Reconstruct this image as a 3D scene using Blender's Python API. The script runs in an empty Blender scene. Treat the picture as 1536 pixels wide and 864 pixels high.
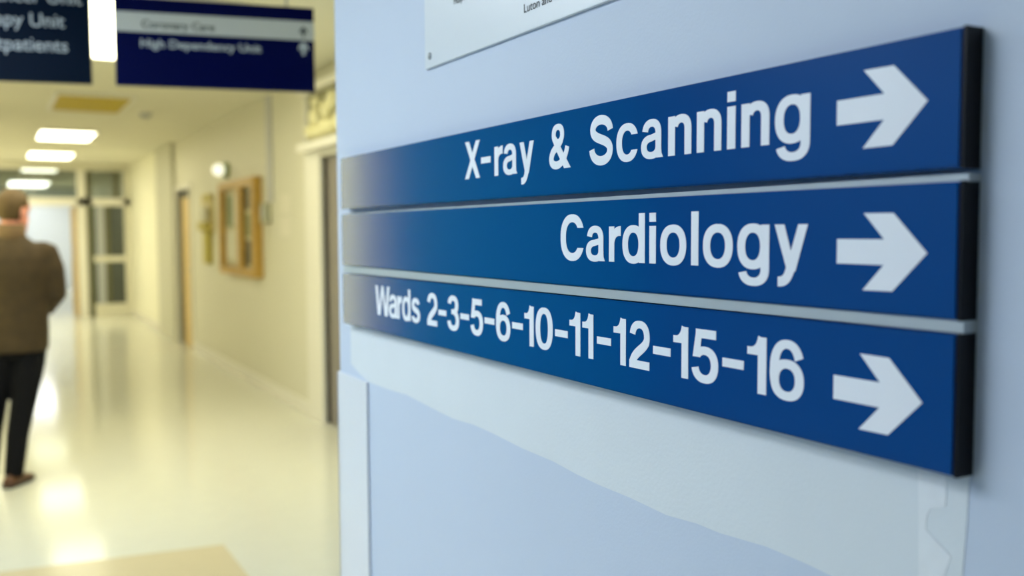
import bpy, bmesh, math, random
from mathutils import Vector, Matrix
from mathutils.geometry import delaunay_2d_cdt
random.seed(4)
S = bpy.context.scene
C = S.collection
PI = math.pi

# ------------------------------------------------------------------ camera, world, exposure
cam_d = bpy.data.cameras.new('camera')
cam = bpy.data.objects.new('camera', cam_d)
C.objects.link(cam)
yaw, pitch, roll = math.radians(28.839), math.radians(3.452), math.radians(-0.30)
fw = Vector((math.sin(yaw) * math.cos(pitch), math.cos(yaw) * math.cos(pitch), -math.sin(pitch)))
rt = Vector((math.cos(yaw), -math.sin(yaw), 0))
up = rt.cross(fw)
r2 = rt * math.cos(roll) + up * math.sin(roll)
u2 = up * math.cos(roll) - rt * math.sin(roll)
M = Matrix((r2, u2, -fw)).transposed().to_4x4()
M.translation = Vector((0, 0, 1.48))
cam.matrix_world = M
cam_d.sensor_width = 36
cam_d.lens = 33.26
cam_d.clip_start = 0.02
cam_d.dof.use_dof = True
cam_d.dof.focus_distance = 1.22
cam_d.dof.aperture_fstop = 2.75
S.camera = cam

w = bpy.data.worlds.new('world')
S.world = w
w.use_nodes = True
w.node_tree.nodes['Background'].inputs[0].default_value = (0.6, 0.78, 1, 1)
w.node_tree.nodes['Background'].inputs[1].default_value = 0.3

LIGHT_CORRIDOR = 7.5      # radiance of the corridor diffusers
LIGHT_LOBBY = 14.3        # radiance of the lobby diffusers
WARM = (1.0, 0.945, 0.66, 1)
COOL = (0.83, 0.92, 1.0, 1)
LIGHT_FILL = 11.0         # radiance of the added fill row, out of view on the left
vs = S.view_settings
vs.view_transform = 'Standard'
vs.look = 'None'
vs.gamma = 1
vs.use_curve_mapping = False
vs.exposure = 0.0

# ------------------------------------------------------------------ materials
def mat(name, col, rough=0.6, metal=0.0, spec=0.5, noise=0.0, nscale=30.0, bump=0.0, ior=1.5, emit=None, estr=0.0, bscale=None):
    m = bpy.data.materials.new(name)
    m.use_nodes = True
    nt = m.node_tree
    p = nt.nodes['Principled BSDF']
    p.inputs['Base Color'].default_value = (*col, 1)
    p.inputs['Roughness'].default_value = rough
    p.inputs['Metallic'].default_value = metal
    p.inputs['IOR'].default_value = ior
    p.inputs['Specular IOR Level'].default_value = spec
    if noise or bump:
        tc = nt.nodes.new('ShaderNodeTexCoord')
        n = nt.nodes.new('ShaderNodeTexNoise')
        n.inputs['Scale'].default_value = nscale
        n.inputs['Detail'].default_value = 4
        nt.links.new(tc.outputs['Object'], n.inputs['Vector'])
        if noise:
            r = nt.nodes.new('ShaderNodeMix')
            r.data_type = 'RGBA'
            r.inputs[6].default_value = (*[c * (1 - noise) for c in col], 1)
            r.inputs[7].default_value = (*[min(1, c * (1 + noise)) for c in col], 1)
            nt.links.new(n.outputs['Fac'], r.inputs[0])
            nt.links.new(r.outputs[2], p.inputs['Base Color'])
        if bump:
            n2 = nt.nodes.new('ShaderNodeTexNoise')
            n2.inputs['Scale'].default_value = bscale or nscale * 6
            n2.inputs['Detail'].default_value = 3
            nt.links.new(tc.outputs['Object'], n2.inputs['Vector'])
            b = nt.nodes.new('ShaderNodeBump')
            b.inputs['Strength'].default_value = bump
            b.inputs['Distance'].default_value = 0.002
            nt.links.new(n2.outputs['Fac'], b.inputs['Height'])
            nt.links.new(b.outputs['Normal'], p.inputs['Normal'])
    if emit:
        p.inputs['Emission Color'].default_value = emit
        p.inputs['Emission Strength'].default_value = estr
    return m

def tinted_glass(name, tint):
    m = bpy.data.materials.new(name)
    m.use_nodes = True
    nt = m.node_tree
    nt.nodes.clear()
    o = nt.nodes.new('ShaderNodeOutputMaterial')
    t = nt.nodes.new('ShaderNodeBsdfTransparent')
    t.inputs[0].default_value = (*tint, 1)
    g = nt.nodes.new('ShaderNodeBsdfGlossy')
    g.inputs['Roughness'].default_value = 0.03
    f = nt.nodes.new('ShaderNodeFresnel')
    f.inputs[0].default_value = 1.5
    x = nt.nodes.new('ShaderNodeMixShader')
    nt.links.new(f.outputs[0], x.inputs[0])
    nt.links.new(t.outputs[0], x.inputs[1])
    nt.links.new(g.outputs[0], x.inputs[2])
    nt.links.new(x.outputs[0], o.inputs[0])
    return m

LAV = mat('lavender_wall_paint', (0.53, 0.605, 0.72), 0.55, noise=0.02, nscale=3, bump=0.12, bscale=260)
PLASTER = mat('bare_pale_paint', (0.665, 0.715, 0.745), 0.6, noise=0.035, nscale=7, bump=0.15, bscale=200)
TAPE = mat('old_tape', (0.75, 0.785, 0.81), 0.5, noise=0.08, nscale=40)
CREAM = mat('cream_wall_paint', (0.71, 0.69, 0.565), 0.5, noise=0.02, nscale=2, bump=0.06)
LITCREAM = mat('cream_wall_lit_tone', (0.90, 0.88, 0.72), 0.5, noise=0.02, nscale=2, bump=0.06)  # lighter tone paints in the glow of the lamp near this wall
PIER = mat('grey_cream_paint', (0.60, 0.59, 0.48), 0.5)
COLLAR = mat('tan_collar_cloth', (0.15, 0.09, 0.04), 0.85)
CEIL = mat('ceiling_paint', (0.80, 0.78, 0.64), 0.8, noise=0.02, nscale=2)
WHITE = mat('white_gloss_paint', (0.80, 0.78, 0.70), 0.35)
GUARD = mat('white_plastic', (0.69, 0.72, 0.765), 0.35, noise=0.01, nscale=5)
FLOOR = mat('polished_vinyl_floor', (0.66, 0.66, 0.57), 0.11, spec=0.10, noise=0.035, nscale=9, ior=1.55)
INLAY = mat('buff_vinyl', (0.60, 0.52, 0.34), 0.18, spec=0.1, noise=0.04, nscale=12, ior=1.5)
BLUE = mat('blue_sign_film', (0.0001, 0.050, 0.215), 0.13, spec=0.5)
NAVY = mat('navy_sign_film', (0.0005, 0.003, 0.055), 0.35, spec=0.05)
DKNAVY = mat('dark_navy_sign_film', (0.0005, 0.007, 0.022), 0.35, spec=0.05)
DIM = mat('greyed_lettering', (0.50, 0.57, 0.63), 0.5)
BLACK = mat('black_plastic', (0.002, 0.0025, 0.005), 0.4, spec=0.2)
LETTER = mat('white_vinyl_lettering', (0.82, 0.85, 0.90), 0.4)
ALU = mat('brushed_aluminium', (0.46, 0.505, 0.52), 0.45, metal=0.3)
BAND = mat('pale_sign_band', (0.60, 0.64, 0.64), 0.4)
INK = mat('dark_ink', (0.03, 0.045, 0.05), 0.5)
LITW = mat('lit_diffuser_warm', (0.9, 0.88, 0.8), 0.4, emit=WARM, estr=LIGHT_CORRIDOR)
LITF = mat('lit_diffuser_neutral', (0.9, 0.9, 0.9), 0.4, emit=(0.95, 0.97, 1, 1), estr=LIGHT_CORRIDOR * 1.5)
LITFILL = mat('lit_diffuser_fill', (0.9, 0.88, 0.8), 0.4, emit=WARM, estr=LIGHT_FILL)
LITC = mat('lit_diffuser_cool', (0.9, 0.9, 0.9), 0.4, emit=COOL, estr=LIGHT_LOBBY)
YELLOW = mat('unlit_yellow_diffuser', (0.54, 0.40, 0.002), 0.5, spec=0.1)
WOOD = mat('orange_wood', (0.50, 0.30, 0.055), 0.45, noise=0.25, nscale=14)
DOORWOOD = mat('pale_wood', (0.62, 0.44, 0.15), 0.45, noise=0.12, nscale=8)
DARKDOOR = mat('dark_grey_door', (0.26, 0.235, 0.21), 0.5)
OLIVE = mat('olive_metal', (0.10, 0.10, 0.045), 0.4)
DARK = mat('dark_gap', (0.05, 0.045, 0.03), 0.6)
GREY = mat('grey_plastic', (0.42, 0.44, 0.46), 0.5)
GREENP = mat('green_plastic', (0.28, 0.36, 0.16), 0.4)
PAPER = mat('paper', (0.72, 0.70, 0.58), 0.8)
PAPER2 = mat('green_grey_print', (0.24, 0.27, 0.15), 0.8, noise=0.5, nscale=11)
PAPER3 = mat('dark_print', (0.10, 0.11, 0.09), 0.8, noise=0.5, nscale=14)
CORK = mat('pale_felt', (0.55, 0.52, 0.36), 0.9)
PALEY = mat('pale_yellow_plastic', (0.66, 0.56, 0.26), 0.45)
MUSTARD = mat('mustard_plastic', (0.52, 0.44, 0.08), 0.45)
RELIEF = mat('cream_relief', (0.85, 0.80, 0.48), 0.5)
GLASS = tinted_glass('clear_glass', (0.86, 0.9, 0.86))
TGLASS = tinted_glass('shade_tinted_glass', (0.34, 0.36, 0.31))  # tint stands in for the dark space beyond the panes
TRGLASS = tinted_glass('pale_grey_glass', (0.62, 0.64, 0.56))
CHROME = mat('chrome', (0.7, 0.7, 0.7), 0.15, metal=1)
JACKET = mat('brown_jacket_cloth', (0.050, 0.030, 0.009), 0.85, noise=0.5, nscale=18, bump=0.4, bscale=300)
TROUS = mat('black_trouser_cloth', (0.005, 0.005, 0.007), 0.9, spec=0.2, noise=0.2, nscale=30)
SHOE = mat('brown_leather', (0.13, 0.055, 0.022), 0.4)
HAIR = mat('brown_hair', (0.10, 0.058, 0.016), 0.7, noise=0.4, nscale=60, bump=0.5, bscale=200)
SKIN = mat('skin', (0.80, 0.33, 0.23), 0.5)
EYE = mat('eye_white', (0.8, 0.8, 0.78), 0.2)
RUBBER = mat('rubber_sole', (0.02, 0.018, 0.016), 0.7)
GLOWPANE = mat('added_glow_pane', (0.5, 0.55, 0.55), 0.3, emit=(1.0, 0.98, 0.42, 1), estr=2.1)  # glow of the added panel, mirrored in the sign's left end
TEAL = mat('teal_reflection_tint', (0.01, 0.36, 0.40), 0.6)  # unseen wall's colour, picked to tint the sign's reflection
SLATE = mat('slate_bounce_tint', (0.07, 0.15, 0.32), 0.6)  # unseen lobby walls, coloured for a darker, bluer bounce
OUTSIDE = mat('blue_white_paint', (0.58, 0.62, 0.64), 0.6)

# ------------------------------------------------------------------ helpers
def tag(o, label=None, cat=None, group=None, kind=None):
    if label: o['label'] = label
    if cat: o['category'] = cat
    if group: o['group'] = group
    if kind: o['kind'] = kind
    return o

def empty(name, loc, label, cat, rz=0.0, group=None):
    o = bpy.data.objects.new(name, None)
    o.empty_display_size = 0.1
    C.objects.link(o)
    o.location = loc
    o.rotation_euler = (0, 0, rz)
    return tag(o, label, cat, group)

def obj(name, bm, m, parent=None, smooth=False, label=None):
    if not isinstance(bm, bpy.types.Mesh):
        me = bpy.data.meshes.new(name)
        bmesh.ops.recalc_face_normals(bm, faces=bm.faces) if len(bm.faces) else None
        bm.to_mesh(me)
        bm.free()
    else:
        me = bm
        me.name = name
    me.materials.clear()
    me.materials.append(m)
    if smooth:
        for p in me.polygons: p.use_smooth = True
    o = bpy.data.objects.new(name, me)
    C.objects.link(o)
    if parent: o.parent = parent
    if label: o['label'] = label
    return o

def struct(name, bm, m, parent=None, smooth=False):
    o = obj(name, bm, m, parent, smooth)
    if not parent: o['kind'] = 'structure'
    return o

def box(x0, x1, y0, y1, z0, z1, bm=None, bev=0.0):
    b = bmesh.new()
    v = [b.verts.new((x, y, z)) for x in (x0, x1) for y in (y0, y1) for z in (z0, z1)]
    for f in ((0, 1, 3, 2), (4, 6, 7, 5), (0, 4, 5, 1), (2, 3, 7, 6), (0, 2, 6, 4), (1, 5, 7, 3)):
        b.faces.new([v[i] for i in f])
    if bev:
        bmesh.ops.bevel(b, geom=list(b.edges), offset=bev, segments=2, affect='EDGES', profile=0.6)
    bmesh.ops.recalc_face_normals(b, faces=b.faces)
    if bm is None: return b
    merge(bm, b)
    return bm

def merge(bm, b):
    me = bpy.data.meshes.new('tmp')
    b.to_mesh(me)
    b.free()
    bm.from_mesh(me)
    bpy.data.meshes.remove(me)

def prism(pts, axis, a0, a1):
    """pts 2D outline, extruded along axis ('x': pts are (y,z); 'z': pts are (x,y); 'y': pts are (x,z))"""
    b = bmesh.new()
    def P(p, a):
        return {'x': (a, p[0], p[1]), 'y': (p[0], a, p[1]), 'z': (p[0], p[1], a)}[axis]
    lo = [b.verts.new(P(p, a0)) for p in pts]
    hi = [b.verts.new(P(p, a1)) for p in pts]
    n = len(pts)
    b.faces.new(lo)
    b.faces.new(hi[::-1])
    for i in range(n):
        b.faces.new((lo[i], hi[i], hi[(i + 1) % n], lo[(i + 1) % n]))
    bmesh.ops.recalc_face_normals(b, faces=b.faces)
    return b

def loft(rings, cap=True):
    """rings: list of lists of Vectors (same count)"""
    b = bmesh.new()
    R = [[b.verts.new(p) for p in r] for r in rings]
    n = len(R[0])
    for a, c in zip(R, R[1:]):
        for i in range(n):
            b.faces.new((a[i], a[(i + 1) % n], c[(i + 1) % n], c[i]))
    if cap:
        b.faces.new(R[0][::-1])
        b.faces.new(R[-1])
    bmesh.ops.recalc_face_normals(b, faces=b.faces)
    return b

def ell(z, cx, cy, rx, ry, n=20, e=2.0):
    out = []
    for i in range(n):
        a = 2 * PI * i / n
        c, s = math.cos(a), math.sin(a)
        out.append(Vector((cx + rx * math.copysign(abs(c) ** (2 / e), c), cy + ry * math.copysign(abs(s) ** (2 / e), s), z)))
    return out

def tube(pts, rad, n=12):
    pts = [Vector(p) for p in pts]
    rings = []
    ref = Vector((0.3, 0.9, 0.2)).normalized()
    for i, p in enumerate(pts):
        d = (pts[min(i + 1, len(pts) - 1)] - pts[max(i - 1, 0)]).normalized()
        if abs(d.dot(ref)) > 0.95: ref = Vector((0.9, 0.1, 0.3)).normalized()
        a = d.cross(ref).normalized()
        c = d.cross(a)
        r = rad[i] if isinstance(rad, (list, tuple)) else rad
        rings.append([p + a * (r * math.cos(2 * PI * k / n)) + c * (r * math.sin(2 * PI * k / n)) for k in range(n)])
    return loft(rings)

def ball(c, r, seg=20, rings=14, rot=None):
    b = bmesh.new()
    rr = r if isinstance(r, (tuple, list)) else (r, r, r)
    m = Matrix.Translation(c) @ (rot or Matrix.Identity(4)) @ Matrix.Diagonal((*rr, 1))
    bmesh.ops.create_uvsphere(b, u_segments=seg, v_segments=rings, radius=1, matrix=m)
    return b

def cyl(c, r, h, axis='z', n=24, r2=None):
    b = bmesh.new()
    rot = {'z': Matrix.Identity(4), 'x': Matrix.Rotation(PI / 2, 4, 'Y'), 'y': Matrix.Rotation(-PI / 2, 4, 'X')}[axis]
    bmesh.ops.create_cone(b, cap_ends=True, segments=n, radius1=r, radius2=r if r2 is None else r2, depth=h,
                          matrix=Matrix.Translation(c) @ rot)
    return b

def union(bms):
    b = bmesh.new()
    for x in bms: merge(b, x)
    return b

def remesh(bm, voxel, smooth=4):
    """fuse overlapping shells into one continuous skin"""
    me = bpy.data.meshes.new('tmp')
    bm.to_mesh(me)
    bm.free()
    o = bpy.data.objects.new('tmp', me)
    C.objects.link(o)
    m = o.modifiers.new('r', 'REMESH')
    m.mode = 'VOXEL'
    m.voxel_size = voxel
    if smooth:
        s = o.modifiers.new('s', 'SMOOTH')
        s.iterations = smooth
        s.factor = 0.5
    dg = bpy.context.evaluated_depsgraph_get()
    out = bpy.data.meshes.new_from_object(o.evaluated_get(dg))
    bpy.data.objects.remove(o)
    return out

# ------------------------------------------------------------------ bold grotesque glyphs (own drawing), units: cap height 718
ST = 146   # stem
def rect(x0, y0, x1, y1): return [[(x0, y0), (x1, y0), (x1, y1), (x0, y1)]]
def ring(cx, cy, rx, ry, tx, ty, a0=0, a1=360, n=None, e=2.25, level=False):
    """sector of a bowl as quads; angles in degrees, anticlockwise from +x"""
    n = n or max(6, int(abs(a1 - a0) / 9))
    def P(rx, ry, a):
        c, s = math.cos(a), math.sin(a)
        return (cx + rx * math.copysign(abs(c) ** (2 / e), c), cy + ry * math.copysign(abs(s) ** (2 / e), s))
    def inner(a):      # inner angle that makes a level (horizontal) terminal
        if not level: return a
        y = P(rx, ry, math.radians(a))[1]
        return min((k_ * 0.5 for k_ in range(720) if abs((k_ * 0.5 - a + 180) % 360 - 180) < 60),
                   key=lambda g_: abs(P(rx - tx, ry - ty, math.radians(g_))[1] - y))
    b0, b1 = inner(a0), inner(a1)
    out = []
    for i in range(n):
        a = math.radians(a0 + (a1 - a0) * i / n)
        b = math.radians(a0 + (a1 - a0) * (i + 1) / n)
        c = math.radians(b0 + (b1 - b0) * i / n)
        d = math.radians(b0 + (b1 - b0) * (i + 1) / n)
        out.append([P(rx, ry, a), P(rx, ry, b), P(rx - tx, ry - ty, d), P(rx - tx, ry - ty, c)])
    return out
def sweep(path, wid, n=8):
    """stroke through bezier pieces (p0,c0,c1,p1); wid = list of widths at ends of the pieces"""
    pts, ws = [], []
    for k, (a, b, c, d) in enumerate(path):
        for i in range(n + (k == len(path) - 1)):
            t = i / n
            q = 1 - t
            pts.append((q**3 * a[0] + 3*q*q*t*b[0] + 3*q*t*t*c[0] + t**3*d[0], q**3 * a[1] + 3*q*q*t*b[1] + 3*q*t*t*c[1] + t**3*d[1]))
            ws.append(wid[k] * q + wid[k + 1] * t)
    L = []
    for i, p in enumerate(pts):
        a, b = pts[max(i - 1, 0)], pts[min(i + 1, len(pts) - 1)]
        dx, dy = b[0] - a[0], b[1] - a[1]
        m = math.hypot(dx, dy) or 1
        nx, ny = -dy / m * ws[i] / 2, dx / m * ws[i] / 2
        L.append(((p[0] + nx, p[1] + ny), (p[0] - nx, p[1] - ny)))
    return [[L[i][0], L[i + 1][0], L[i + 1][1], L[i][1]] for i in range(len(L) - 1)]

def glyph(ch):
    if ch == '-': return rect(0, 262, 395, 378)
    if ch == 'X':
        return [[(0, 0), (172, 0), (652, 718), (482, 718)], [(480, 0), (656, 0), (182, 718), (8, 718)]]
    if ch == 'W':
        return [[(0, 718), (150, 718), (276, 0), (136, 0)], [(180, 0), (306, 0), (506, 718), (390, 718)],
                [(396, 718), (520, 718), (732, 0), (600, 0)], [(630, 0), (772, 0), (912, 718), (764, 718)],
                [(150, 0), (276, 0), (276, 60), (150, 60)], [(630, 0), (745, 0), (745, 60), (630, 60)]]
    if ch == 'C':
        return ring(345, 359, 345, 376, 158, 128, 22, 337, level=True)
    if ch == 'c':
        return ring(266, 266, 266, 282, 140, 108, 20, 339, level=True)
    if ch == 'o':
        return ring(284, 266, 284, 282, 142, 110)
    if ch == '0':
        return ring(250, 352, 250, 366, 138, 108, e=2.35)
    if ch == 'l': return rect(0, 0, ST, 718)
    if ch == 'i': return rect(0, 0, ST, 532) + rect(0, 590, ST, 718)
    if ch == 'r':
        return rect(0, 0, ST, 532) + sweep([((92, 300), (110, 400), (180, 470), (318, 462))], [110, 150], 10)
    if ch == 'n':
        return rect(0, 0, ST, 532) + ring(274, 352, 212, 192, 140, 112, 0, 165) + rect(346, 0, 486, 356)
    if ch == 'd':
        return ring(266, 266, 266, 282, 138, 110) + rect(400, 0, 544, 718) 
    if ch == 'g':
        return (ring(266, 266, 266, 282, 138, 112) + rect(404, -20, 544, 532)
                + ring(282, -14, 262, 206, 138, 102, 180 + 12, 362))
    if ch == 'y':
        return [[(0, 532), (158, 532), (330, 40), (196, 20)], [(380, 532), (528, 532), (340, -20), (196, 20)],
                ] + sweep([((276, 60), (236, -60), (210, -152), (60, -146))], [142, 116], 10)
    if ch == 'a':
        return (ring(254, 352, 224, 194, 134, 106, 0, 172)
                + rect(344, 60, 478, 352)
                + [[(344, 130), (478, 130), (484, 60), (520, 0), (368, 0)]]
                + ring(240, 158, 240, 170, 136, 98, 88, 360)
                + [[(230, 328), (236, 230), (360, 258), (360, 352)]])
    if ch == 's':
        return (ring(250, 376, 214, 172, 138, 104, 14, 180) + ring(250, 160, 236, 174, 138, 104, 192, 365)
                + sweep([((102, 388), (100, 250), (416, 300), (418, 158))], [134, 134], 14))
    if ch == 'S':
        return sweep([((566, 500), (552, 708), (110, 730), (96, 530)), ((96, 530), (90, 345), (562, 400), (562, 200)),
                      ((562, 200), (550, -10), (80, -10), (66, 232))], [140, 146, 146, 140], 14)
    if ch == '&':
        return (ring(270, 560, 186, 172, 118, 98)
                + sweep([((190, 330), (70, 270), (20, 120), (130, 76)), ((130, 76), (290, 10), (500, 130), (548, 350))], [130, 134, 116], 12)
                + sweep([((172, 490), (270, 330), (420, 160), (500, 62))], [128, 150], 10) + [[(444, 10), (452, 0), (648, 0), (556, 110)]]
                + sweep([((378, 470), (330, 400), (260, 380), (190, 330))], [110, 130], 6))
    if ch == '1':
        return rect(178, 0, 318, 709) + [[(0, 480), (200, 480), (200, 576), (0, 576)]] + sweep([((60, 540), (150, 545), (200, 600), (226, 709))], [72, 92], 7)
    if ch == '2':
        return (ring(262, 474, 250, 238, 140, 112, -28, 172)
                + sweep([((434, 420), (380, 290), (110, 250), (72, 60))], [142, 150], 10) + rect(0, 0, 505, 122))
    if ch == '3':
        return (ring(262, 520, 228, 196, 136, 108, -78, 172) + ring(264, 206, 256, 220, 140, 110, 186, 436)
                + rect(190, 330, 330, 430))
    if ch == '5':
        return (rect(86, 590, 478, 710) + [[(96, 710), (214, 710), (160, 330), (26, 330)]]
                + ring(262, 234, 262, 248, 140, 112, 192, 500))
    if ch == '6':
        return (ring(272, 234, 262, 248, 136, 108) + ring(272, 360, 272, 360, 140, 106, 24, 192)
                + sweep([((70, 360), (64, 300), (66, 260), (78, 200))], [140, 136], 5))
    return []

def letter_mesh(ch, yl, yr, z0, caph, thick=0.0004):
    """one raised letter on the plane x = XF facing -x (y falls to the reader's right); the strokes are fused into one outline"""
    q = glyph(ch)
    xs = [p[0] for f in q for p in f]
    lo, hi = min(xs), max(xs)
    pts, faces = [], []
    for f in q:
        area = sum(f[i][0] * f[(i + 1) % len(f)][1] - f[(i + 1) % len(f)][0] * f[i][1] for i in range(len(f)))
        if abs(area) < 1e-6: continue
        if area < 0: f = f[::-1]
        faces.append(list(range(len(pts), len(pts) + len(f))))
        pts += [Vector((p[0], p[1])) for p in f]
    vo, eo, fo, ov, oe, of = delaunay_2d_cdt(pts, [], faces, 0, 0.5)
    fo = [f for f, src in zip(fo, of) if src]
    b = bmesh.new()
    V = [b.verts.new((XF - 0.0001 - thick, yl + (yr - yl) * (p.x - lo) / (hi - lo), z0 + p.y * caph / 718)) for p in vo]
    for f in fo:
        try: b.faces.new([V[k] for k in f])
        except ValueError: pass
    bmesh.ops.delete(b, geom=[v for v in b.verts if not v.link_faces], context='VERTS')
    bmesh.ops.dissolve_limit(b, angle_limit=0.01, verts=b.verts, edges=b.edges)
    for f in b.faces:
        if f.normal.x > 0: f.normal_flip()
    e = bmesh.ops.extrude_face_region(b, geom=list(b.faces), use_keep_orig=True)
    for v in [x for x in e['geom'] if isinstance(x, bmesh.types.BMVert)]: v.co.x += thick
    bmesh.ops.recalc_face_normals(b, faces=b.faces)
    return b

def fix_normals(me, d):
    """point every face of a flat mesh towards d"""
    b = bmesh.new()
    b.from_mesh(me)
    for f in b.faces:
        if f.normal.dot(d) < 0: f.normal_flip()
    b.to_mesh(me)
    b.free()

def text_mesh(body, size, sx=1.0, bold=0.0, align='LEFT'):
    cu = bpy.data.curves.new('t', 'FONT')
    cu.body = body
    cu.size = size
    cu.offset = bold
    cu.align_x = align
    o = bpy.data.objects.new('t', cu)
    C.objects.link(o)
    dg = bpy.context.evaluated_depsgraph_get()
    me = bpy.data.meshes.new_from_object(o.evaluated_get(dg))
    bpy.data.objects.remove(o)
    for v in me.vertices: v.co.x *= sx
    return me

def words(me, gap):
    """split a line of flat lettering into one mesh per word"""
    b = bmesh.new()
    b.from_mesh(me)
    fs = sorted(b.faces, key=lambda f: min(v.co.x for v in f.verts))
    groups, end = [], None
    for f in fs:
        lo, hi = min(v.co.x for v in f.verts), max(v.co.x for v in f.verts)
        if end is None or lo > end + gap: groups.append([])
        groups[-1].append(f.index)
        end = hi if end is None else max(end, hi)
    out = []
    for g_ in groups:
        c = bmesh.new()
        c.from_mesh(me)
        c.faces.ensure_lookup_table()
        keep = set(g_)
        bmesh.ops.delete(c, geom=[f for f in c.faces if f.index not in keep], context='FACES')
        m = bpy.data.meshes.new('word')
        c.to_mesh(m)
        c.free()
        out.append(m)
    b.free()
    return out

# ------------------------------------------------------------------ setting
H = 2.70                       # ceiling height
XW, XL = 2.23, -0.55           # corridor walls
XS = 0.722                     # wall that carries the wayfinding sign
YS = 2.163                     # its end
YE = 18.3                      # glazed screen across the corridor
struct('floor', box(-2.8, 2.5, -3.2, 30, -0.1, 0), FLOOR)
struct('ceiling', box(-2.8, 2.5, -3.2, 30, H, H + 0.1), CEIL)
wr = struct('wall_right', box(XS, XS + 0.16, -3.2, YS, 0, H), LAV)
# bare strip left by a removed sign: a slightly proud skin of paint with a ragged lower edge
patch = [(2.083, 1.30), (2.083, 1.176), (2.03, 1.161), (1.974, 1.149), (1.86, 1.149), (1.752, 1.153), (1.64, 1.147), (1.533, 1.142), (1.45, 1.146), (1.378, 1.144),
         (1.28, 1.139), (1.187, 1.138), (1.12, 1.133), (1.064, 1.131), (0.99, 1.131), (0.917, 1.128), (0.86, 1.133), (0.82, 1.133),
         (0.745, 1.139), (0.688, 1.138), (0.62, 1.134), (0.56, 1.14), (0.513, 1.15), (0.511, 1.182), (0.508, 1.23), (0.506, 1.30)]
obj('bare_strip', prism(patch, 'x', XS - 0.0006, XS + 0.001), PLASTER, wr, label='pale bare strip with ragged lower edge')
tape = [(0.557, 1.29), (0.557, 1.259), (0.5555, 1.225), (0.554, 1.16), (0.527, 1.16), (0.528, 1.178), (0.522, 1.196), (0.538, 1.206), (0.548, 1.213), (0.547, 1.226), (0.543, 1.233),
        (0.529, 1.238), (0.528, 1.250), (0.5305, 1.29)]
obj('tape_residue', prism(tape, 'x', XS - 0.0011, XS), TAPE, wr, label='torn strip of old tape')

# corridor wall on the right with its two door openings
wc = box(XW, XW + 0.15, YS, 5.95, 0, H)
box(XW, XW + 0.15, 5.95, 7.02, 2.06, H, wc)
box(XW, XW + 0.15, 7.02, 12.45, 0, H, wc)
box(XW, XW + 0.15, 12.45, 13.38, 2.04, H, wc)
box(XW, XW + 0.15, 13.38, 14.80, 0, H, wc)
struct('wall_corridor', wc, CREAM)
struct('wall_far', box(XW, XW + 0.15, 14.80, 30, 0, H), LITCREAM)  # same wall carried on, brighter light put into its colour
struct('wall_left', box(XL - 0.15, XL, 5.3, 30, 0, H), CREAM)
struct('wall_front', box(-2.6, XL - 0.15, 5.3, 5.45, 0, H), TEAL)
struct('wall_lobby', box(-2.75, -2.6, -3.2, 5.45, 0, H), SLATE)
struct('wall_back', box(-2.75, XS + 0.16, -3.35, -3.2, 0, H), SLATE)
struct('wall_recess', box(XS + 0.16, XW + 0.15, YS - 0.15, YS, 0, H), LAV)
struct('wall_end', box(XL - 0.15, XW + 0.15, 28.0, 28.15, 0, H), OUTSIDE)
bb = box(XW - 0.014, XW, 7.42, 12.38, 0, 0.10)
struct('baseboard_right', bb, WHITE)
struct('baseboard_far', box(XW - 0.014, XW, 14.86, 18.2, 0, 0.10), WHITE)
# shallow pier before the far door
struct('trim_1', box(XW - 0.06, XW, 13.52, 14.84, 0, H, bev=0.006), PIER)
# buff inlay in the vinyl floor
struct('floor_inlay', prism([(-1.6, 4.83), (0.922, 4.529), (0.935, 3.2), (-1.6, 3.2)], 'z', -0.02, 0.0015), INLAY)
wd = empty('glow_panel', (XL, 5.95, 1.4), None, None); wd['kind'] = 'structure'  # added glowing panel, out of view; puts the sheen on the blue panels
fr = box(-0.03, 0.03, -0.64, -0.57, -0.65, 0.75)
box(-0.03, 0.03, 0.57, 0.64, -0.65, 0.75, fr)
box(-0.03, 0.03, -0.57, 0.57, -0.65, -0.58, fr)
box(-0.03, 0.03, -0.57, 0.57, 0.68, 0.75, fr)
obj('glow_panel_frame', fr, WHITE, wd)
obj('pane', box(0, 0.01, -0.57, 0.57, -0.58, 0.68), GLOWPANE, wd)
struct('beam_far', box(XL, XW, 18.24, 18.40, 2.58, H), CREAM)

# near doorway: dark door set back in a white frame
d1 = empty('door_1', (XW, 6.48, 0), None, None); d1['kind'] = 'structure'
def local(b, root):
    bmesh.ops.translate(b, verts=b.verts, vec=-root.location)
    return b
fr = box(XW - 0.03, XW + 0.10, 7.02, 7.40, 0, 2.12, bev=0.004)
box(XW - 0.03, XW + 0.10, 5.60, 5.95, 0, 2.12, fr, bev=0.004)
box(XW - 0.03, XW + 0.10, 5.95, 7.02, 2.05, 2.12, fr, bev=0.004)
obj('door_frame', local(fr, d1), WHITE, d1)
obj('door_leaf', local(box(XW + 0.03, XW + 0.07, 5.95, 7.015, 0.004, 2.05), d1), DARKDOOR, d1)
obj('door_handle', local(tube([(XW + 0.03, 6.12, 1.02), (XW + 0.02, 6.12, 1.02), (XW + 0.02, 6.24, 1.02)], 0.009), d1), CHROME, d1, True)
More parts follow.
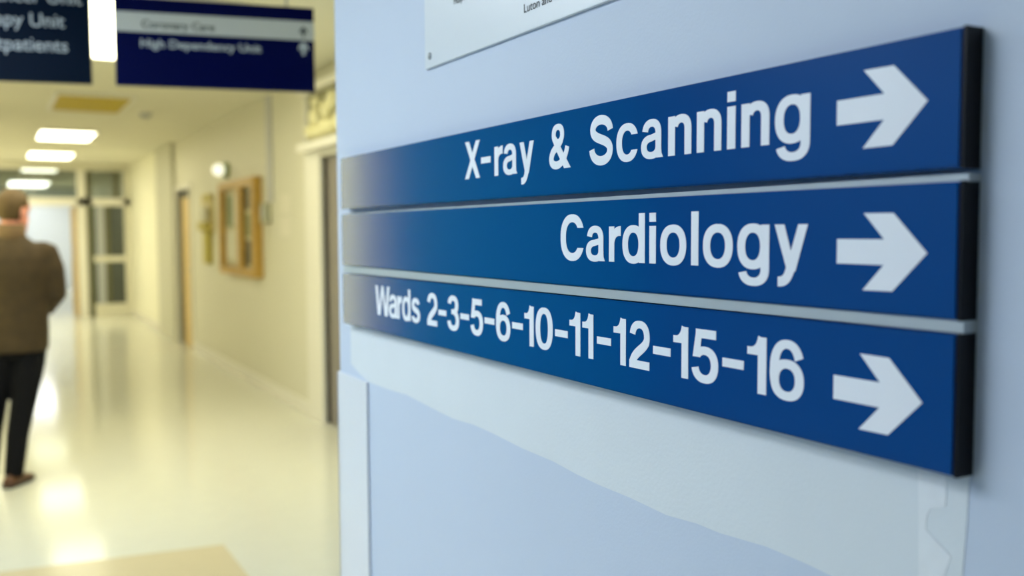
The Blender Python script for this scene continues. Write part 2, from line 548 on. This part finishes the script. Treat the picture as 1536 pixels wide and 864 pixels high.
# far doorway: pale wood leaf, dark closer strip at its hinge side
d2 = empty('door_2', (XW, 12.9, 0), None, None); d2['kind'] = 'structure'
fr = box(XW - 0.02, XW + 0.10, 13.38, 13.50, 0, 2.10, bev=0.004)
box(XW - 0.02, XW + 0.10, 12.36, 12.45, 0, 2.10, fr, bev=0.004)
box(XW - 0.02, XW + 0.10, 12.45, 13.38, 2.04, 2.10, fr, bev=0.004)
obj('door_frame', local(fr, d2), WHITE, d2)
obj('door_leaf', local(box(XW + 0.02, XW + 0.06, 12.45, 13.20, 0.004, 1.93), d2), DOORWOOD, d2)
obj('door_stop', local(box(XW + 0.02, XW + 0.06, 13.20, 13.38, 0.004, 2.04), d2), DARK, d2)
obj('overpanel', local(box(XW + 0.02, XW + 0.06, 12.45, 13.20, 1.93, 2.04), d2), DARK, d2)
obj('door_handle', local(tube([(XW + 0.02, 12.58, 1.0), (XW - 0.02, 12.58, 1.0), (XW - 0.02, 12.70, 1.0)], 0.01), d2), CHROME, d2, True)

# glazed screen across the end of the corridor
sc = empty('window_1', (1.0, YE, 0), None, None); sc['kind'] = 'structure'
def part(name, b, m, label=None, smooth=False): return obj(name, local(b, sc), m, sc, smooth, label)
part('header_rail', box(XL, XW, YE - 0.05, YE + 0.05, 1.96, 2.10, bev=0.004), WHITE)
part('jamb_post', box(1.36, 1.50, YE - 0.05, YE + 0.05, 0, 2.58, bev=0.004), WHITE)
part('jamb_post', box(0.0, 0.10, YE - 0.05, YE + 0.05, 0, 2.58, bev=0.004), WHITE)
part('mullion', box(1.50, 1.60, YE - 0.05, YE + 0.05, 0, 2.58), OLIVE, 'dark olive upright')
part('mullion', box(1.79, 1.88, YE - 0.04, YE + 0.04, 0.2, 1.96), OLIVE, 'dark olive upright')
part('mullion', box(1.96, 2.05, YE - 0.04, YE + 0.04, 2.10, 2.58), OLIVE, 'dark olive upright')
for z0, z1 in ((1.07, 1.96), (0.22, 0.97)):
    part('glazing_bar', box(1.66, 1.79, YE - 0.03, YE + 0.03, z0, z1), GREY, 'pale broad glazing bar')
part('stile', box(2.12, XW, YE - 0.05, YE + 0.05, 0, 2.58), CREAM)
part('middle_rail', box(1.60, 2.12, YE - 0.045, YE + 0.045, 0.97, 1.07), CREAM)
part('bottom_panel', box(1.60, 2.12, YE - 0.045, YE + 0.045, 0.0, 0.22), CREAM)
part('pane', box(1.60, 1.66, YE - 0.004, YE + 0.004, 1.07, 1.96), TGLASS)
part('pane', box(1.60, 1.66, YE - 0.004, YE + 0.004, 0.22, 0.97), TGLASS)
part('pane', box(1.88, 2.12, YE - 0.004, YE + 0.004, 1.07, 1.96), TGLASS)
part('pane', box(1.88, 2.12, YE - 0.004, YE + 0.004, 0.22, 0.97), TGLASS)
part('transom_pane', box(1.60, 1.96, YE - 0.004, YE + 0.004, 2.10, 2.58), TRGLASS)
part('transom_pane', box(2.05, 2.12, YE - 0.004, YE + 0.004, 2.10, 2.58), TRGLASS)
part('transom_pane', box(0.10, 1.36, YE - 0.004, YE + 0.004, 2.10, 2.58), TRGLASS)
part('transom_pane', box(XL, 0.0, YE - 0.004, YE + 0.004, 2.10, 2.58), TRGLASS)
part('side_panel', box(XL, 0.0, YE - 0.03, YE + 0.03, 0, 1.96), CREAM)
d3 = empty('door_3', (1.34, 18.36, 0), None, None); d3['kind'] = 'structure'
obj('door_leaf', local(box(1.312, 1.355, 18.37, 19.25, 0.006, 1.955), d3), DOORWOOD, d3)
obj('push_plate', local(box(1.308, 1.312, 19.05, 19.17, 0.95, 1.30), d3), CHROME, d3)

# ------------------------------------------------------------------ ceiling lights
def ceiling_light(x, y, dm, label, name='ceiling_light', cat='light', lx=0.6, ly=1.2, group=None):
    t = empty(name, (x, y, H), label, cat, 0, group or ('corridor ceiling lights' if y > 5 else 'lobby ceiling lights'))
    f = box(-lx / 2 - 0.03, -lx / 2, -ly / 2 - 0.03, ly / 2 + 0.03, -0.03, 0)
    box(lx / 2, lx / 2 + 0.03, -ly / 2 - 0.03, ly / 2 + 0.03, -0.03, 0, f)
    box(-lx / 2, lx / 2, -ly / 2 - 0.03, -ly / 2, -0.03, 0, f)
    box(-lx / 2, lx / 2, ly / 2, ly / 2 + 0.03, -0.03, 0, f)
    obj('light_frame', f, WHITE, t)
    obj('diffuser', box(-lx / 2, lx / 2, -ly / 2, ly / 2, -0.022, -0.004), dm, t)
    return t
XLT = 0.86
ceiling_light(0.78, 6.15, LITW, 'lit ceiling panel seen through the gap between the two hanging blue signs', lx=0.9, ly=1.9)
ceiling_light(XLT, 9.68, YELLOW, 'flat unlit ceiling panel with a yellow cover, just below the hanging signs')
ceiling_light(XLT, 12.95, LITW, 'largest of the lit ceiling panels beyond the yellow one, nearest the camera')
ceiling_light(XLT, 16.30, LITW, 'second lit ceiling panel beyond the yellow one, before the glazed screen')
ceiling_light(XLT, 19.80, LITF, 'third lit ceiling panel, just behind the glazed screen')
ceiling_light(XLT, 26.0, LITF, 'farthest lit ceiling panel, lowest in the row above the person\'s head', lx=0.85, ly=2.6)
for y, lb in ((6.4, 'nearest'), (9.6, 'second'), (12.8, 'third'), (16.5, 'farthest')):  # unseen row added to brighten the corridor
    ceiling_light(-0.26, y, LITFILL, lb + ' added fill light, unseen, along the left corridor wall', lx=0.5 if y > 15 else 0.32, ly=3.2 if y > 15 else 1.5)
k = 0
for x, y in ((-0.9, 1.7), (-0.9, 3.5), (-1.9, 1.7), (-1.9, 3.5)):
    ceiling_light(x, y, LITC, ('cool white ceiling panel over the lobby, ' + ('beside the sign wall, nearer the camera', 'beside the sign wall, nearer the hanging signs', 'on the far side, nearer the camera', 'on the far side, nearer the hanging signs')[k]))
    k += 1
t = empty('smoke_detector', (1.42, 10.25, H), 'small round detector on the ceiling right of the yellow panel', 'detector')
obj('detector_base', cyl((0, 0, -0.01), 0.075, 0.02), WHITE, t)
obj('detector_head', cyl((0, 0, -0.038), 0.04, 0.036, r2=0.062), GREY, t)

# ------------------------------------------------------------------ the wayfinding sign: three blue panels
XF = 0.70
YL, YR = 2.073, 0.504
def blue_panel(z0l, z1l, z0r, z1r, label):
    t = empty('wayfinding_sign', (XS, (YL + YR) / 2, (z0l + z1l) / 2), label, 'sign', 0.0, 'blue wayfinding panels on the wall')
    o = t.location
    def put(b): return local(b, t)
    pts = [(YL, z0l), (YR + 0.003, z0r), (YR + 0.003, z1r), (YL, z1l)]
    b = prism(pts, 'x', XF, XS)
    bmesh.ops.bevel(b, geom=[e for e in b.edges if all(abs(v.co.x - XF) < 1e-5 for v in e.verts)], offset=0.0018, segments=2, affect='EDGES')
    obj('panel_face', put(b), BLUE, t)
    pts = [(YR + 0.003, z0r - 0.0006), (YR, z0r - 0.0006), (YR, z1r + 0.0006), (YR + 0.003, z1r + 0.0006)]
    obj('end_cap', put(prism(pts, 'x', XF + 0.0006, XS)), BLACK, t, label='black end cap')
    return t
ARW = [(0.0, 0.0115), (0.0, -0.0115), (0.0535, -0.0115), (0.0305, -0.0352), (0.0632, -0.0348), (0.0984, 0.0), (0.0632, 0.0348), (0.0305, 0.0352), (0.0535, 0.0115)]
def arrow(t, y0, zc):
    b = bmesh.new()
    P = [b.verts.new((XF - 0.0006, y0 - px, zc + pz)) for px, pz in ARW]
    for f in ((0, 1, 2, 8), (2, 3, 4, 5), (8, 2, 5), (5, 6, 7, 8)):
        b.faces.new([P[i] for i in f])
    o = obj('arrow', local(b, t), LETTER, t, label='white right-pointing arrow')
    fix_normals(o.data, Vector((-1, 0, 0)))
def legend(t, spec, z0, caph):
    for ch, yl, yr in spec:
        obj('hyphen' if ch == '-' else 'letter', local(letter_mesh(ch, yl, yr, z0, caph), t), LETTER, t)
CAP = 0.0612
t1 = blue_panel(1.5310, 1.6455, 1.5300, 1.6445, 'top blue sign panel reading X-ray & Scanning with white arrow')
legend(t1, [('X', 1.4311, 1.3755), ('-', 1.372, 1.3385), ('r', 1.3256, 1.2981), ('a', 1.2968, 1.2524), ('y', 1.2448, 1.2025), ('&', 1.1588, 1.1021), ('S', 1.056, 1.002), ('c', 0.9941, 0.9493), ('a', 0.9421, 0.899), ('n', 0.8894, 0.8475), ('n', 0.838, 0.7972), ('i', 0.788, 0.7750), ('n', 0.766, 0.7249), ('g', 0.717, 0.67)], 1.5665, CAP)
arrow(t1, 0.6368, 1.5885)
t2 = blue_panel(1.4045, 1.5190, 1.4040, 1.5190, 'middle blue sign panel reading Cardiology with white arrow')
legend(t2, [('C', 1.1285, 1.0705), ('a', 1.0641, 1.0195), ('r', 1.0104, 0.9843), ('d', 0.9807, 0.9339), ('i', 0.9249, 0.9120), ('o', 0.9036, 0.8553), ('l', 0.8467, 0.8341), ('o', 0.8263, 0.7776), ('g', 0.7705, 0.7232), ('y', 0.7158, 0.671)], 1.4398, CAP)
arrow(t2, 0.6343, 1.4593)
t3 = blue_panel(1.2725, 1.3860, 1.2722, 1.3920, 'bottom blue sign panel reading Wards 2-3-5-6-10-11-12-15-16 with white arrow')
legend(t3, [('W', 1.8595, 1.7817), ('a', 1.7857, 1.7387), ('r', 1.7397, 1.7169), ('d', 1.7149, 1.6738), ('s', 1.6689, 1.6276), ('2', 1.5943, 1.5494), ('-', 1.5444, 1.5114), ('3', 1.5066, 1.4593), ('-', 1.454, 1.4209), ('5', 1.4151, 1.3691), ('-', 1.3636, 1.3295), ('6', 1.3238, 1.2765), ('-', 1.2707, 1.2374), ('1', 1.2325, 1.2046), ('0', 1.1991, 1.1505), ('-', 1.1443, 1.1104), ('1', 1.106, 1.0782), ('1', 1.0733, 1.0464), ('-', 1.0381, 1.0054), ('1', 1.0, 0.9728), ('2', 0.9654, 0.9234), ('-', 0.9167, 0.8831), ('1', 0.878, 0.8508), ('5', 0.8446, 0.7993), ('-', 0.7926, 0.7589), ('1', 0.7537, 0.7254), ('6', 0.7204, 0.6736)], 1.3084, 0.0605)
arrow(t3, 0.6360, 1.3302)
# pale metal rails that fill the two gaps
r1 = obj('sign_rail', prism([(YL - 0.01, 1.5180), (YR - 0.001, 1.5188), (YR - 0.001, 1.5252), (YL - 0.01, 1.5212)], 'x', XF + 0.006, XS), ALU)
tag(r1, 'thin pale metal rail in the gap under the top blue panel', 'rail', 'rails between the blue panels')
r2_ = obj('sign_rail', prism([(YL + 0.002, 1.3880), (YR - 0.001, 1.3930), (YR - 0.001, 1.4035), (YL + 0.002, 1.4030)], 'x', XF + 0.004, XS), ALU)
tag(r2_, 'wider pale metal rail in the gap above the bottom blue panel', 'rail', 'rails between the blue panels')

# corner guard
g = empty('corner_guard', (XS, YS, 0.0), 'white plastic guard wrapped on the wall corner below the blue panels', 'corner guard')
obj('guard_face', local(box(XS - 0.006, XS - 0.0002, YS - 0.193, YS + 0.006, 0.10, 1.148, bev=0.0012), g), GUARD, g)
obj('guard_return', local(box(XS - 0.006, XS + 0.10, YS + 0.0004, YS + 0.006, 0.10, 1.148), g), GUARD, g)

# white notice plate at the top
pl = empty('notice_plate', (XS, 1.63, 1.779), 'white notice plate screwed to the wall above the blue panels', 'sign')
obj('plate', local(box(XS - 0.006, XS, 0.62, 1.63, 1.779, 2.25, bev=0.0015), pl), mat('white_acrylic', (0.67, 0.715, 0.75), 0.3), pl)
for yy, zz in ((1.606, 1.800), (0.644, 1.800), (1.606, 2.228), (0.644, 2.228)):
    obj('screw', local(union([cyl((XS - 0.0066, yy, zz), 0.0065, 0.003, 'x', 20), cyl((XS - 0.008, yy, zz), 0.0035, 0.003, 'x', 12)]), pl), ALU, pl, True)
def wall_text(body, yl, z0, size, sx, m, parent, x):
    for me in words(text_mesh(body, size, sx, 0.006 * size), 0.16 * size):
        for v in me.vertices:
            v.co = Vector((x, yl - v.co.x, z0 + v.co.y))
        fix_normals(me, Vector((-1, 0, 0)))
        o = obj('word', me, m, parent)
        o.data.transform(Matrix.Translation(-parent.location))
wall_text('Luton and', 1.259, 1.8074, 0.0185, 1.10, INK, pl, XS - 0.0066)
wall_text('Hospital', 1.503, 1.8705, 0.0185, 0.92, INK, pl, XS - 0.0066)
wall_text('Council', 1.259, 1.8265, 0.0185, 0.92, INK, pl, XS - 0.0066)

# ------------------------------------------------------------------ hanging direction signs
ANG = math.radians(12)
def hsign(label, u0, u1, z0, z1, m):
    t = empty('hanging_sign', (0.75, 4.4, z0), label, 'sign', -ANG, 'hanging signs over the corridor')
    obj('sign_board', box(u0, u1, 0, 0.035, 0, z1 - z0, bev=0.003), m, t)
    for ux in (u0 + 0.12, u1 - 0.12):
        obj('hanger', cyl((ux, 0.0175, (z1 + H) / 2 - z0), 0.006, H - z1, 'z', 10), ALU, t, True)
    return t
def htext(t, body, u, z, size, sx, m, align='LEFT', bold=0.02):
    for me in words(text_mesh(body, size, sx, bold * size, align), 0.16 * size):
        for v in me.vertices: v.co = Vector((u + v.co.x, -0.0012, z - t.location.z + v.co.y))
        fix_normals(me, Vector((0, -1, 0)))
        obj('word', me, m, t)
def uparrow(t, u, z, s, m):
    b = bmesh.new()
    P = [b.verts.new((u + pz * s, -0.0012, z - t.location.z + px * s)) for px, pz in ARW]
    for f in ((0, 1, 2, 8), (2, 3, 4, 5), (8, 2, 5), (5, 6, 7, 8)): b.faces.new([P[i] for i in f])
    o = obj('arrow', b, m, t)
    fix_normals(o.data, Vector((0, -1, 0)))
hr = hsign('navy hanging sign with a pale band, right of the bright gap, reading High Dependency Unit', -0.256, 0.592, 2.121, 2.500, NAVY)
bd = obj('pale_band', box(-0.256, 0.592, -0.0008, 0.002, 2.352 - 2.121, 2.437 - 2.121), BAND, hr)
htext(hr, 'Coronary Care', -0.146, 2.372, 0.046, 1.06, INK)
htext(hr, 'High Dependency Unit', -0.154, 2.288, 0.050, 1.10, DIM)
uparrow(hr, 0.544, 2.366, 0.48, INK)
uparrow(hr, 0.543, 2.285, 0.62, DIM)
hl = hsign('dark navy hanging sign left of the bright gap, reading Outpatients', -1.35, -0.352, 2.121, 2.62, DKNAVY)
htext(hl, 'Cancer Unit', -0.381, 2.452, 0.080, 0.98, DIM, 'RIGHT', 0.006)
htext(hl, 'Therapy Unit', -0.451, 2.352, 0.080, 0.98, DIM, 'RIGHT', 0.006)
htext(hl, 'Outpatients', -0.439, 2.250, 0.080, 0.98, DIM, 'RIGHT', 0.006)

# ------------------------------------------------------------------ things on the corridor wall
nb = empty('notice_board', (XW, 9.62, 1.05), 'orange wood framed notice board on the right corridor wall', 'notice board')
def np_(name, b, m, label=None, smooth=False): return obj(name, local(b, nb), m, nb, smooth, label)
fr = box(XW - 0.085, XW, 8.86, 8.98, 1.05, 2.0, bev=0.004)
box(XW - 0.085, XW, 10.30, 10.40, 1.05, 2.0, fr, bev=0.004)
box(XW - 0.085, XW, 8.98, 10.30, 1.92, 2.0, fr, bev=0.004)
box(XW - 0.085, XW, 8.98, 10.30, 1.05, 1.13, fr, bev=0.004)
np_('frame', fr, WOOD)
np_('mullion', box(XW - 0.085, XW, 9.42, 9.56, 1.13, 1.92, bev=0.004), WOOD)
np_('back_panel', box(XW - 0.03, XW, 8.98, 10.30, 1.13, 1.92), CORK)
for y0, y1, z0, z1, m in ((9.62, 9.92, 1.18, 1.52, PAPER), (9.62, 9.92, 1.55, 1.88, PAPER), (9.96, 10.24, 1.2, 1.5, PAPER), (9.96, 10.24, 1.54, 1.86, PAPER2),
                          (9.02, 9.20, 1.16, 1.38, PAPER2), (9.22, 9.40, 1.16, 1.40, PAPER3), (9.02, 9.20, 1.42, 1.64, PAPER2), (9.22, 9.40, 1.44, 1.66, PAPER2), (9.02, 9.20, 1.68, 1.88, PAPER), (9.22, 9.40, 1.70, 1.90, PAPER3)):
    np_('paper', box(XW - 0.034, XW - 0.03, y0, y1, z0, z1), m)

lr = empty('leaflet_rack', (XW, 11.3, 1.12), 'pale yellow leaflet rack on the wall between notice board and far door', 'rack')
def lp(name, b, m, smooth=False): return obj(name, local(b, lr), m, lr, smooth)
lp('backboard', box(XW - 0.03, XW, 11.0, 11.62, 1.50, 1.92, bev=0.004), PALEY)
lp('header_strip', box(XW - 0.05, XW - 0.03, 11.06, 11.40, 1.84, 1.92, bev=0.004), MUSTARD)
lp('tray', prism([(XW, 1.46), (XW - 0.10, 1.52), (XW - 0.10, 1.60), (XW, 1.60)], 'y', 11.08, 11.52), MUSTARD)
lp('lower_pocket', box(XW - 0.06, XW, 11.16, 11.42, 1.12, 1.48, bev=0.005), MUSTARD)
lp('leaflet', box(XW - 0.08, XW - 0.06, 11.12, 11.28, 1.585, 1.78), PAPER)
lp('leaflet', box(XW - 0.08, XW - 0.06, 11.32, 11.48, 1.585, 1.78), PAPER)

bl = empty('wall_lamp', (XW, 10.3, 2.145), 'small round lit white lamp on a green base above the notice board', 'lamp')
obj('lamp_base', local(cyl((XW - 0.02, 10.28, 2.135), 0.085, 0.04, 'x'), bl), GREENP, bl, True)
obj('lamp_globe', local(ball((XW - 0.09, 10.30, 2.14), 0.066), bl), mat('opal_glass', (0.9, 0.9, 0.85), 0.25, emit=(1, 0.97, 0.78, 1), estr=1.0), bl, True)

cd = empty('conduit', (XW, 8.53, 1.75), 'pale grey vertical conduit running from ceiling to switch box', 'conduit')
obj('trunking', local(box(XW - 0.025, XW, 8.46, 8.60, 1.75, H), cd), mat('grey_trunking', (0.56, 0.56, 0.56), 0.5), cd)
sb = empty('switch_box', (XW, 8.65, 1.56), 'small grey green switch box beside the notice board', 'switch')
obj('box_body', local(box(XW - 0.05, XW, 8.55, 8.76, 1.56, 1.745, bev=0.005), sb), mat('grey_green_plastic', (0.38, 0.38, 0.27), 0.5), sb)
obj('rocker', local(box(XW - 0.057, XW - 0.05, 8.61, 8.70, 1.61, 1.70, bev=0.002), sb), GREY, sb)
NOTE = mat('cream_notice_paper', (0.80, 0.77, 0.66), 0.8)
for z0, z1, lb in ((1.64, 1.80, 'upper of two pale paper notices between switch box and near doorway'), (1.45, 1.61, 'lower of two pale paper notices between switch box and near doorway')):
    tag(obj('paper_notice', box(XW - 0.003, XW - 0.0002, 7.93, 8.25, z0, z1), NOTE), lb, 'notice', 'pale paper notices on the corridor wall')

# framed relief over the near doorway
rb = empty('relief_box', (XW, 6.8, 2.09), 'framed cream relief of rounded shapes above the near doorway', 'picture')
def rp(name, b, m, smooth=False): return obj(name, local(b, rb), m, rb, smooth)
rp('backboard', box(XW - 0.03, XW, 5.95, 7.30, 2.16, 2.54), mat('grey_green_board', (0.30, 0.29, 0.17), 0.7))
rp('top_rail', box(XW - 0.10, XW, 5.9, 7.32, 2.53, 2.59, bev=0.006), WHITE)
rp('side_rail', box(XW - 0.05, XW, 7.27, 7.32, 2.16, 2.53, bev=0.004), WHITE)
rp('side_rail', box(XW - 0.05, XW, 5.90, 5.96, 2.16, 2.53, bev=0.004), WHITE)
rp('ledge', box(XW - 0.12, XW, 5.9, 7.30, 2.09, 2.16, bev=0.012), WHITE)
for y, z, a, c in ((7.10, 2.24, .10, .06), (6.92, 2.22, .10, .05), (7.00, 2.34, .08, .08), (6.96, 2.45, .045, .045), (6.80, 2.25, .09, .07),
                   (6.72, 2.37, .07, .07), (6.64, 2.24, .08, .06), (6.58, 2.42, .06, .07), (6.44, 2.26, .09, .08), (6.38, 2.42, .06, .06), (6.22, 2.25, .09, .07)):
    rp('relief_piece', ball((XW - 0.05, y, z), (0.055, a, c), 12, 8), RELIEF, True)

# ------------------------------------------------------------------ the person
PX, PY = 0.11, 6.24
pr = empty('person', (PX, PY, 0), 'person in brown jacket and black trousers walking away down the corridor', 'person', 0)
def pp(name, m, mesh, label=None):
    return obj(name, mesh, m, pr, True, label)
def arm(s, r):      # shoulder, elbow, wrist in front of the belly
    return [(s * 0.165, 0.0, 1.395), (s * 0.205, -0.012, 1.27), (s * 0.222, -0.01, 1.12), (s * 0.175, 0.09, 1.04), (s * 0.105, 0.185, 1.02)]
# legs: hip, knee, ankle
LEG = {1: [(0.085, 0.0, 0.90), (0.065, 0.0, 0.70), (0.035, 0.01, 0.50), (-0.005, -0.005, 0.30), (-0.035, -0.02, 0.08)],
       -1: [(-0.085, 0.0, 0.90), (-0.10, 0.03, 0.70), (-0.12, 0.07, 0.50), (-0.145, 0.06, 0.30), (-0.165, 0.05, 0.08)]}
HT = Matrix.Translation((0.015, 0.02, 1.612)) @ Matrix.Rotation(math.radians(-42), 4, 'Z') @ Matrix.Rotation(math.radians(-6), 4, 'X')
def hd(b):
    bmesh.ops.transform(b, matrix=HT, verts=b.verts)
    return b
B = []
B.append(loft([ell(z, 0, y, rx, ry) for z, y, rx, ry in ((0.84, 0, .15, .10), (0.95, 0, .165, .11), (1.10, 0, .15, .10), (1.28, 0, .165, .11), (1.38, 0, .16, .09), (1.44, -.005, .09, .065), (1.49, 0, .058, .058), (1.56, .008, .054, .056))]))
B.append(hd(ball((0, 0, 0.025), (.074, .094, .098))))                       # skull
B.append(hd(ball((0, .030, -0.055), (.058, .066, .066))))                    # jaw
B.append(hd(ball((0, .086, -0.098), (.026, .018, .018), 12, 8)))             # chin
B.append(hd(tube([(0, .088, .012), (0, .104, -.018), (0, .110, -.036)], [.008, .011, .015], 8)))    # nose
B.append(hd(ball((0, .093, -0.066), (.026, .010, .006), 12, 8)))             # lips
B.append(hd(ball((0, .092, -0.077), (.022, .010, .006), 12, 8)))
for s in (-1, 1):
    B.append(hd(ball((s * .078, -.012, -0.012), (.011, .020, .033), 12, 8)))  # ears
    B.append(hd(ball((s * .030, .085, .030), (.020, .010, .007), 10, 6)))     # brows
    B.append(tube(arm(s, 0), [.05, .046, .042, .036, .026]))
    B.append(tube(LEG[s], [.082, .072, .052, .048, .034]))
    wv = Vector((s * 0.105, 0.185, 1.02))
    pal = Vector((s * 0.055, 0.235, 1.005))
    B.append(tube([wv, (wv + pal) / 2, pal], [.026, .030, .032], 10))          # palm
    for j, (ln, dz) in enumerate(((.062, .028), (.070, .010), (.066, -.009), (.052, -.027))):
        p0 = pal + Vector((0, 0.004, dz))
        p1 = p0 + Vector((-s * ln * .55, .022, -.004))
        p2 = p1 + Vector((-s * ln * .35, -.012, -.006))
        p3 = p2 + Vector((-s * ln * .15, -.018, -.004))
        off = Vector((0, 0.012 if s > 0 else -0.010, 0.004 * s))
        B.append(tube([p0, p1 + off, p2 + off, p3 + off], [.0095, .009, .0085, .0075], 8))
    q = (wv + pal) / 2 + Vector((0, 0, .026))
    B.append(tube([q, q + Vector((-s * .026, .012, .018)), q + Vector((-s * .052, .016, .020))], [.012, .011, .009], 8))   # thumb
pp('body', SKIN, remesh(union(B), 0.0065, 2))
for s in (-1, 1):
    pp('eye', EYE, hd(ball((s * .030, .080, .012), (.013, .012, .010), 12, 8)))
# hair: cap over the crown and back of the skull, open at the face
hb = bmesh.new()
bmesh.ops.create_uvsphere(hb, u_segments=28, v_segments=20, radius=1)
for v in list(hb.verts):
    if (v.co.y > 0.42 and v.co.z < 0.55) or v.co.z < -0.92 or (v.co.y > -0.12 and v.co.z < -0.12): hb.verts.remove(v)
for v in hb.verts:
    k_ = 1 + 0.03 * math.sin(v.co.x * 19 + v.co.z * 7) + 0.03 * math.sin(v.co.y * 23 + v.co.z * 11)
    v.co = Vector((v.co.x * .083 * k_, v.co.y * .104 * k_ - .004, v.co.z * .108 * k_ + .022))
g2 = bmesh.ops.extrude_face_region(hb, geom=list(hb.faces))
for v in [x for x in g2['geom'] if isinstance(x, bmesh.types.BMVert)]: v.co = Vector((v.co.x * .85, v.co.y * .85, (v.co.z - .02) * .85 + .02))
pp('hair', HAIR, hd(hb), 'short brown hair')
# jacket
J = [loft([ell(z, 0, y, rx, ry, 24, 2.3) for z, y, rx, ry in ((0.79, 0, .165, .128), (0.80, 0, .178, .138), (0.95, 0, .182, .140), (1.10, -.004, .180, .135), (1.25, -.01, .192, .138), (1.34, -.01, .188, .125), (1.40, -.008, .165, .10), (1.44, -.004, .105, .078), (1.47, 0, .072, .066))])]
for s in (-1, 1):
    J.append(tube(arm(s, 0), [.072, .072, .064, .056, .046], 14))
    J.append(ball((s * .158, -.002, 1.375), (.075, .075, .06), 14, 10))
    J.append(tube([(s * .10, .12, .97), (s * .14, .11, .92), (s * .15, .09, .86)], [.02, .03, .02], 8))
pp('jacket', JACKET, remesh(union(J), 0.012, 5))
b = loft([ell(z, 0, y, rx, ry, 20) for z, y, rx, ry in ((1.42, .0, .086, .080), (1.47, -.003, .076, .074), (1.535, -.008, .072, .070))], False)
g2 = bmesh.ops.extrude_face_region(b, geom=list(b.faces))
for v in [x for x in g2['geom'] if isinstance(x, bmesh.types.BMVert)]: v.co = Vector((v.co.x * .9, v.co.y * .9, v.co.z))
pp('collar', COLLAR, b, 'tan turned-up collar')
T = [loft([ell(z, 0, 0, rx, ry, 20) for z, rx, ry in ((0.76, .12, .09), (0.84, .165, .118), (0.93, .165, .118))])]
for s in (-1, 1):
    L = LEG[s]
    T.append(tube(L[:-1] + [(L[-1][0], L[-1][1], .055)], [.096, .088, .072, .062, .054], 14))
pp('trousers', TROUS, remesh(union(T), 0.011, 4))
for s, ang in ((1, -30), (-1, 12)):
    ax, ay = LEG[s][-1][0], LEG[s][-1][1]
    R_ = Matrix.Translation((ax, ay, 0)) @ Matrix.Rotation(math.radians(ang), 4, 'Z')
    rings = []
    for yy, wx, ht in ((-.075, .026, .055), (-.06, .036, .075), (-.01, .040, .080), (.05, .042, .066), (.11, .046, .048), (.16, .040, .038), (.185, .022, .030)):
        rings.append([Vector((wx * math.cos(2 * PI * i / 14), yy, .016 + (ht - .016) * max(0, math.sin(2 * PI * i / 14)) )) for i in range(14)])
    b = loft(rings)
    bmesh.ops.transform(b, matrix=R_, verts=b.verts)
    so = obj('shoe', b, SHOE, pr, True, 'brown leather shoe')
    outl = [(-.03, -.078), (.03, -.078), (.043, 0), (.05, .10), (.04, .165), (.0, .192), (-.04, .165), (-.05, .10), (-.043, 0)]
    b = prism(outl, 'z', 0.0005, .018)
    bmesh.ops.transform(b, matrix=R_, verts=b.verts)
    obj('sole', b, RUBBER, so)
